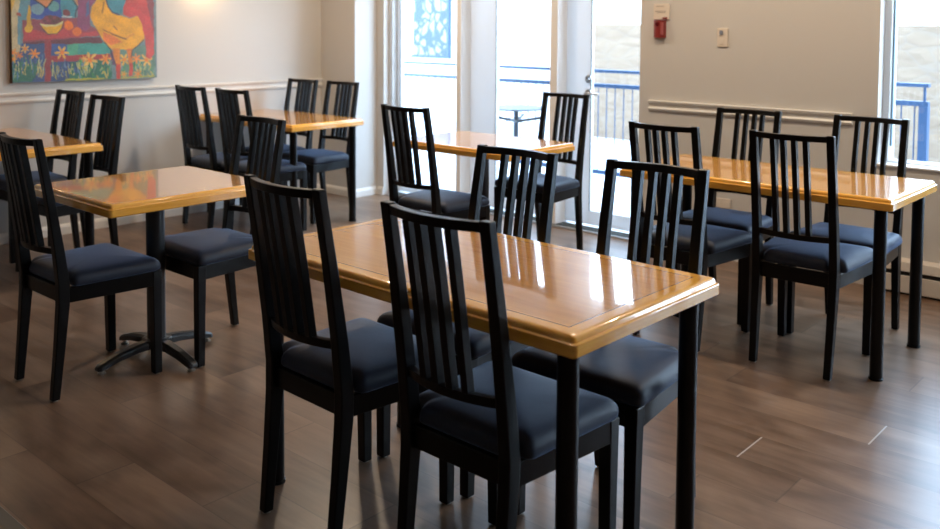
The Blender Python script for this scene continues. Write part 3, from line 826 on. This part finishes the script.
('p',(235,130,55),[(0.605,0.333),(0.684,0.298),(0.746,0.256),(0.658,0.239),(0.61,0.269)]),
('p',(225,140,45),[(0.67,0.215),(0.724,0.214),(0.731,0.1),(0.694,0.101)]),
('p',(205,75,60),[(0.697,0.107),(0.731,0.106),(0.726,-0.008),(0.698,-0.006)]),
('p',(222,130,55),[(0.774,0.213),(0.817,0.213),(0.82,0.104),(0.795,0.098)]),
('p',(200,75,65),[(0.795,0.111),(0.822,0.11),(0.819,0.019),(0.79,0.014)]),
('l',(40,50,90),[(0.633,0.551),(0.644,0.504),(0.674,0.469),(0.724,0.448)],0.0095),
('l',(60,60,80),[(0.61,0.263),(0.658,0.206),(0.694,0.095)],0.0083),
('l',(70,80,80),[(0.907,0.272),(0.822,0.201),(0.808,0.152)],0.0083),
('l',(120,75,40),[(0.672,0.313),(0.722,0.295),(0.772,0.281)],0.0107),
('l',(150,90,50),[(0.605,0.348),(0.678,0.313)],0.0071),
('l',(150,95,45),[(0.682,0.369),(0.71,0.345)],0.0071),
('l',(140,90,40),[(0.614,0.533),(0.604,0.462)],0.0083),
('l',(225,150,60),[(0.778,0.285),(0.83,0.315)],0.0095)]

def inside(pts, x, y):
    c = False; j = len(pts)-1
    for i in range(len(pts)):
        if (pts[i][1] > y) != (pts[j][1] > y) and x < (pts[j][0]-pts[i][0])*(y-pts[i][1])/(pts[j][1]-pts[i][1])+pts[i][0]: c = not c
        j = i
    return c
def segd(a, b, x, y):
    dx, dy = b[0]-a[0], b[1]-a[1]; L = dx*dx+dy*dy or 1e-9
    t = max(0, min(1, ((x-a[0])*dx+(y-a[1])*dy)/L)); return math.hypot(x-a[0]-t*dx, y-a[1]-t*dy)
def painting():
    Y0, W, Z0, Hc = 2.403, 1.006, 1.041, .74
    NX, NZ = 252, 186
    rnd = random.Random(3)
    cols = [[(120, 145, 150)]*NX for _ in range(NZ)]
    extra = [('p', (105, 160, 185), [(0, .55), (W, .55), (W, .75), (0, .75)]), ('e', (232, 160, 105), [(.2, .66), (.075, .09)]), ('e', (70, 45, 40), [(.2, .72), (.09, .05)]),
             ('e', (236, 172, 45), [(.70, .62), (.055, .1)]), ('e', (190, 50, 50), [(.70, .72), (.04, .03)]), ('p', (195, 70, 70), [(.76, .55), (.97, .55), (.93, .66), (.8, .64)])]
    for s in extra+ART:
        k, col, pts = s[0], s[1], s[2]
        if k in 'es': cx, cy = pts[0]; rx = pts[1][0]; ry = pts[1][1] or rx; bb = (cx-rx, cx+rx, cy-ry, cy+ry)
        else:
            w = s[3] if k == 'l' else 0
            bb = (min(p[0] for p in pts)-w, max(p[0] for p in pts)+w, min(p[1] for p in pts)-w, max(p[1] for p in pts)+w)
        for j in range(max(0, int(bb[2]/Hc*NZ)), min(NZ, int(bb[3]/Hc*NZ)+2)):
            v = (j+.5)/NZ*Hc
            for i in range(max(0, int(bb[0]/W*NX)), min(NX, int(bb[1]/W*NX)+2)):
                u = (i+.5)/W*0+(i+.5)/NX*W
                uu = u+.0018*math.sin(v*70+u*31); vv = v+.0018*math.sin(u*60+v*23)
                if k == 'p': hit = inside(pts, uu, vv)
                elif k == 'e': hit = ((uu-cx)/rx)**2+((vv-cy)/ry)**2 < 1
                elif k == 's':
                    r = math.hypot(uu-cx, vv-cy); hit = r < rx*(.62+.38*math.cos(6*math.atan2(vv-cy, uu-cx)+cx*40))
                else: hit = any(segd(a, b, uu, vv) < w/2 for a, b in zip(pts, pts[1:]))
                if hit: cols[j][i] = col
    verts = [(XL+.040, Y0+W*i/NX, Z0+Hc*j/NZ) for j in range(NZ+1) for i in range(NX+1)]
    faces = [(j*(NX+1)+i, j*(NX+1)+i+1, (j+1)*(NX+1)+i+1, (j+1)*(NX+1)+i) for j in range(NZ) for i in range(NX)]
    root = empty('painting', (XL, Y0+W/2, Z0)); tag(root, 'colourful canvas painting of a yellow rooster, fruit table and flowers on the left wall', 'painting')
    verts = [(x-XL, y-Y0-W/2, z-Z0) for x, y, z in verts]
    me = bpy.data.meshes.new('canvas_picture'); me.from_pydata(verts, [], faces)
    ca = me.color_attributes.new('paint', 'BYTE_COLOR', 'CORNER')
    for j in range(NZ):
        for i in range(NX):
            c = cols[j][i]; n = .88+rnd.uniform(-.09, .09)+.05*math.sin(i*.13+j*.05)*math.sin(j*.17)
            mn = sum(c)/3; L = srgb(*[max(0, min(255, (mn+(q-mn)*1.18)*n)) for q in c])
            f = (j*NX+i)*4
            for q in range(4): ca.data[f+q].color = L
    m = Mat('oil_paint'); at = m.node('ShaderNodeAttribute', attribute_name='paint')
    br = m.noise(m.mapped(m.coord(), (1, 60, 30)), 3, 4); co = m.mix(m.ramp(br, .3, .7, 0, .16), at.outputs['Color'], (.55, .5, .42, 1))
    m.set(Base_Color=co, Roughness=.42); m.bump(br, .25, .0015)
    me.materials.append(m.m)
    o = bpy.data.objects.new('canvas_picture', me); C.objects.link(o); o.parent = root
    bm = BM(); box(bm, .001, .0385, -W/2, W/2, 0, Hc)
    obj('canvas_edge', bm, simple('dark_canvas_edge', (.035, .026, .018, 1), .6), root)
painting()

# fire alarm: pale plate with red strobe under it
al = empty('fire_alarm', (-2.965, YB, 1.36)); tag(al, 'red fire alarm under a pale notice plate on the beige wall', 'fire alarm')
M_plate = simple('cream_plate', (.70, .62, .53, 1), .5, var=.03)
M_red = simple('red_plastic', (.22, .025, .020, 1), .3, var=.1)
bm = BM(); box(bm, -.055, .058, -.012, -.001, .118, .218); obj('notice_plate', bm, M_plate, al, bevel=.002)
bm = BM()
for z, x0, x1 in ((.200, -.035, .02), (.168, -.042, .035), (.160, -.03, .03)): box(bm, x0, x1, -.0135, -.0122, z, z+.004)
obj('faint_print', bm, simple('grey_print', (.34, .29, .25, 1), .6), al)
bxo('red_tab', M_red, al, (.012, .045, -.0138, -.0122, .121, .132))
bm = BM(); rings = []
for i in range(9):
    t = -PI/2+PI*i/8
    rings.append([(.042*math.sin(t)-.008, -.004-.034*math.cos(t)**.7 if abs(math.cos(t)) > 1e-6 else -.004, z) for z in (0, .005, .108, .113)]+[(.042*math.sin(t)-.008, -.001, .113), (.042*math.sin(t)-.008, -.001, 0)])
ring_loft(bm, rings); obj('alarm_body', bm, M_red, al, bevel=.002)
bm = BM(); cyl(bm, (-.012, -.034, .088), (-.012, -.043, .088), .016, .012); obj('strobe_lens', bm, simple('dark_red_lens', (.10, .008, .010, 1), .12), al, smooth=True, angle=40)
bm = BM()
for x in (.012, .019, .026): box(bm, x, x+.003, -.0385, -.030, .02, .10)
obj('alarm_slot', bm, simple('pink_slot', (.45, .12, .11, 1), .4), al)

th = empty('wall_thermostat', (-2.54, YB, 1.31)); tag(th, 'small pale wall control plate with a grey button right of the fire alarm', 'thermostat')
bxo('cover_plate', M_plate, th, (-.035, .035, -.010, -.001, 0, .115), .003)
bm = BM(); box(bm, -.017, .005, -.018, -.0105, .073, .101); obj('button', bm, simple('grey_button', (.20, .22, .27, 1), .35), th, bevel=.003)
bm = BM(); box(bm, -.012, .012, -.0135, -.0105, .015, .050); obj('dial', bm, M_plate, th, bevel=.002)

ou = empty('wall_outlet', (-2.52, YB, .30)); tag(ou, 'pale electrical outlet low on the beige wall behind the right-hand table', 'outlet')
bxo('cover_plate', M_plate, ou, (-.057, .057, -.008, -.001, 0, .075), .003)
for x in (-.03, .03):
    bm = BM(); box(bm, x-.016, x+.016, -.0105, -.0085, .02, .055); obj('socket', bm, M_plate, ou, bevel=.002)
    
# baseboard heater
ht = empty('baseboard_heater', (-1.2, YB, 0)); tag(ht, 'long beige baseboard heater with black slots along the wall under the window', 'heater')
M_heat = simple('heater_enamel', (.60, .54, .47, 1), .4, var=.02)
x0, x1 = -.45, .62
bm = BM(); ring_loft(bm, [[(x, -.001, .012), (x, -.055, .012), (x, -.055, .104), (x, -.001, .104)] for x in (x0, x1)]); obj('front_cover', bm, M_heat, ht, bevel=.003)
bm = BM(); ring_loft(bm, [[(x, -.001, .128), (x, -.058, .128), (x, -.050, .178), (x, -.001, .190)] for x in (x0, x1)]); obj('hood', bm, M_heat, ht, bevel=.003)
bxo('grille', M_gasket if False else simple('black_slot', (.008, .008, .008, 1), .7), ht, (x0+.003, x1-.003, -.046, -.001, .1045, .1275))
bxo('toe_gap', simple('dark_toe', (.02, .018, .016, 1), .7), ht, (x0+.003, x1-.003, -.045, -.001, 0, .0115))

# ------------------------------------------------------------------ lamps
M_warmglow = Mat('lamp_glow'); M_warmglow.set(Base_Color=(.9, .85, .75, 1)); M_warmglow.b.inputs['Emission Color'].default_value = (1, .72, .42, 1)
M_warmglow.b.inputs['Emission Strength'].default_value = 6.0; M_warmglow = M_warmglow.m; M_warmglow.cycles.emission_sampling = 'NONE'
M_brass = simple('satin_nickel', (.5, .46, .4, 1), .35, metal=1)
def area(name, loc, rot, size, power, col, spread=PI):
    l = bpy.data.lights.new(name, 'AREA'); l.shape = 'DISK'; l.size = size; l.energy = power; l.color = col; l.spread = spread
    o = bpy.data.objects.new(name, l); C.objects.link(o); o.location = loc; o.rotation_euler = rot; return o
WARM = (1, .79, .57)
for x, y, pw in ((-4.7, 4.0, 32), (-2.3, 2.9, 9), (-.3, 2.6, 10), (-2.6, 4.2, 18), (-1.1, 4.2, 18)):  # unseen downlights added, placed and powered to warm the back wall and pillar
    t = empty('fill_ceiling_light', (x, y, ZC)); tag(t, 'unseen round ceiling downlight with warm lens, added to brighten the walls', 'ceiling light', 'added ceiling downlights')
    bm = BM(); lathe(bm, [(.085, -.001), (.105, -.001), (.100, -.012), (.085, -.010)], 0, 0, 32); obj('trim_ring', bm, M_frame, t, smooth=True, angle=30)
    bm = BM(); lathe(bm, [(.084, -.0015), (.084, -.006)], 0, 0, 32); obj('lens', bm, M_warmglow, t)
    area('downlight', (x, y, ZC-.02), (0, 0, 0), .17, pw, WARM)
for nm, y, where in (('r', 3.80, 'right'), ('l', 2.02, 'left')):
    t = empty('wall_sconce', (XL, y, 1.78)); tag(t, 'small warm wall sconce on the left wall, %s of the rooster painting' % where, 'wall lamp')
    bm = BM(); cyl(bm, (.001, 0, .03), (.016, 0, .03), .05); obj('backplate', bm, M_brass, t, smooth=True, angle=40)
    bm = BM(); cyl(bm, (.016, 0, .03), (.085, 0, .03), .009, seg=14); obj('arm', bm, M_brass, t, smooth=True, angle=40)
    bm = BM(); lathe(bm, [(.055, .0), (.057, .0), (.042, .12), (.040, .12)], .085, 0, 28); obj('shade', bm, simple('frosted_shade', (.8, .76, .68, 1), .5), t, smooth=True, angle=40)
    area('sconce_lamp', (XL+.085, y, 1.775), (0, 0, 0), .08, 1.5, (1, .62, .3))

# ------------------------------------------------------------------ outdoors
M_conc = simple('pale_concrete', (.62, .62, .62, 1), .8, var=.08, scale=3)
sbox('patio_ground', M_conc, (-30, 14, YB+T, 26, -.2, -.02))
M_blue = simple('blue_rail_paint', (.013, .047, .115, 1), .5, var=.08)
rl = empty('patio_railing', (-4.5, 6.36, 0)); tag(rl, 'blue metal patio railing outside the glass door and window', 'railing')
def rbox(name, x0, x1, y, hw, z0, z1): return bxo(name, M_blue, rl, (x0+4.5, x1+4.5, -hw, hw, z0, z1), .002)
RX0, RX1 = -9.0, -1.665
rbox('handrail', RX0, RX1, 0, .024, 1.05, 1.075); rbox('mid_rail', RX0, RX1, 0, .020, .925, .958); rbox('bottom_rail', RX0, RX1, 0, .02, .20, .235)
for x in (RX0, -7.2, -5.45, -3.55, -1.72):
    rbox('rail_post', x, x+.055, 0, .028, -.02, .925); rbox('post_stub', x+.02, x+.035, 0, .008, .958, 1.05)
x = RX0+.115; nb = 0
while x < RX1-.06 and nb < 90:
    if min(abs(x-p-.027) for p in (RX0, -7.2, -5.45, -3.55, -1.72)) > .04:
        bm = BM(); cyl(bm, (x+4.5, 0, .235), (x+4.5, 0, .925), .0045, seg=8); obj('baluster', bm, M_blue, rl); nb += 1
    x += .082
pt = empty('patio_table', (-4.69, 5.87, -.02)); tag(pt, 'small dark bistro table out on the patio seen through the glass door', 'table')
M_dark = simple('dark_patio_metal', (.018, .020, .026, 1), .4)
bm = BM(); lathe(bm, [(.24, .765), (.25, .768), (.25, .776), (.24, .78)], 0, 0, 32); obj('tabletop', bm, M_dark, pt, smooth=True, angle=40)
bm = BM(); lathe(bm, [(.020, .02), (.018, .74), (.05, .764)], 0, 0, 20); obj('column', bm, M_dark, pt, smooth=True, angle=40)
bm = BM(); lathe(bm, [(.19, 0), (.19, .012), (.03, .025)], 0, 0, 28); obj('base', bm, M_dark, pt, smooth=True, angle=40)
bm = BM()
for a in range(4):
    ca, sa = math.cos(a*PI/2+.4), math.sin(a*PI/2+.4); cyl(bm, (0, 0, .66), (ca*.22, sa*.22, .70), .012, seg=10)
obj('brace', bm, M_dark, pt)
# stone retaining wall
bm = BM(); n = 60
rows = []
def stone():
    m = Mat('pale_fieldstone'); co = m.coord()
    v = m.node('ShaderNodeTexVoronoi', feature='F1'); m.link(m.mapped(co, (1, 1, 2.2)), v.inputs['Vector']); v.inputs['Scale'].default_value = 3.5
    e = m.node('ShaderNodeTexVoronoi', feature='DISTANCE_TO_EDGE'); m.link(m.mapped(co, (1, 1, 2.2)), e.inputs['Vector']); e.inputs['Scale'].default_value = 3.5
    c = m.mix(m.noise(m.mapped(co, (1, 1, 3)), 2.6, 6, .7), (.10, .062, .038, 1), (.26, .185, .125, 1))
    c = m.mix(m.ramp(e.outputs['Distance'], .0, .06, .3, 0), c, (.17, .15, .13, 1))
    m.set(Base_Color=c, Roughness=.85); m.bump(e.outputs['Distance'], .8, .03); return m.m
M_stone = stone()
st = sbox('stone_wall', M_stone, (-6.95, 2, 10.0, 10.5, -.05, 1.47)); st['kind'] = 'thing'
tag(st, 'pale fieldstone garden wall beyond the patio railing', 'wall')
# white outbuilding with a blue and white leaf panel
M_stucco = simple('white_stucco', (.80, .80, .80, 1), .8, var=.03, scale=6)
bl = sbox('white_outbuilding', M_stucco, (-14, -7.5, 9.1, 13, -.05, 3.4)); bl['kind'] = 'thing'; tag(bl, 'white rendered building beyond the patio at the left of the glass door', 'building')
def leaf_mat():
    m = Mat('blue_leaf_panel'); co = m.coord()
    d = m.noise(co, 3, 2); w = m.node('ShaderNodeVectorMath', operation='MULTIPLY_ADD')
    nz = m.node('ShaderNodeTexNoise'); m.link(co, nz.inputs['Vector']); nz.inputs['Scale'].default_value = 2.6
    m.link(nz.outputs['Color'], w.inputs[0]); w.inputs[1].default_value = (.5, .5, .5); m.link(co, w.inputs[2])
    e = m.node('ShaderNodeTexVoronoi', feature='DISTANCE_TO_EDGE'); m.link(m.mapped(w.outputs[0], (1.5, 1, 1.0)), e.inputs['Vector']); e.inputs['Scale'].default_value = 5.2
    f = m.ramp(e.outputs['Distance'], .12, .17)
    m.set(Base_Color=m.mix(f, (.021, .048, .094, 1), (.17, .17, .17, 1)), Roughness=.6); return m.m
pn = empty('leaf_panel', (-8.78, 9.08, .985)); tag(pn, 'blue and white leaf patterned outdoor panel seen through the left door pane', 'panel')
bxo('panel_face', leaf_mat(), pn, (-.33, .33, -.03, 0, .04, 1.1))
bm = BM(); box(bm, -.37, .37, -.05, 0.0, 0, .039); box(bm, .331, .37, -.05, 0, .04, 1.1); box(bm, -.37, .37, -.05, 0, 1.101, 1.14)
obj('panel_frame', bm, simple('blue_panel_frame', (.015, .048, .110, 1), .5), pn)

# ------------------------------------------------------------------ sky
w = bpy.data.worlds.new('sky'); sc.world = w; w.use_nodes = True
nt = w.node_tree; bg = nt.nodes['Background']
tc = nt.nodes.new('ShaderNodeTexCoord'); sp = nt.nodes.new('ShaderNodeSeparateXYZ'); nt.links.new(tc.outputs['Generated'], sp.inputs[0])
cr = nt.nodes.new('ShaderNodeValToRGB'); nt.links.new(sp.outputs[2], cr.inputs[0])
cr.color_ramp.elements[0].position = 0; cr.color_ramp.elements[0].color = (.75, .88, 1, 1)
cr.color_ramp.elements[1].position = .6; cr.color_ramp.elements[1].color = (.46, .69, 1, 1)
nt.links.new(cr.outputs[0], bg.inputs[0]); bg.inputs[1].default_value = SKY = 14.0
def portal(name, x, z, sx, sz):
    l = bpy.data.lights.new(name, 'AREA'); l.shape = 'RECTANGLE'; l.size = sx; l.size_y = sz; l.cycles.is_portal = True
    o = bpy.data.objects.new(name, l); C.objects.link(o); o.location = (x, YB+T+.01, z); o.rotation_euler = (-PI/2, 0, 0)
portal('door_portal', (DX0+DE)/2, DZ/2, DE-DX0, DZ)
portal('second_door_portal', (GX0+GX1)/2, DZ/2, GX1-GX0, DZ)
portal('window_portal', (WX0+WX1)/2, (WZ0+WZ1)/2, WX1-WX0, WZ1-WZ0)
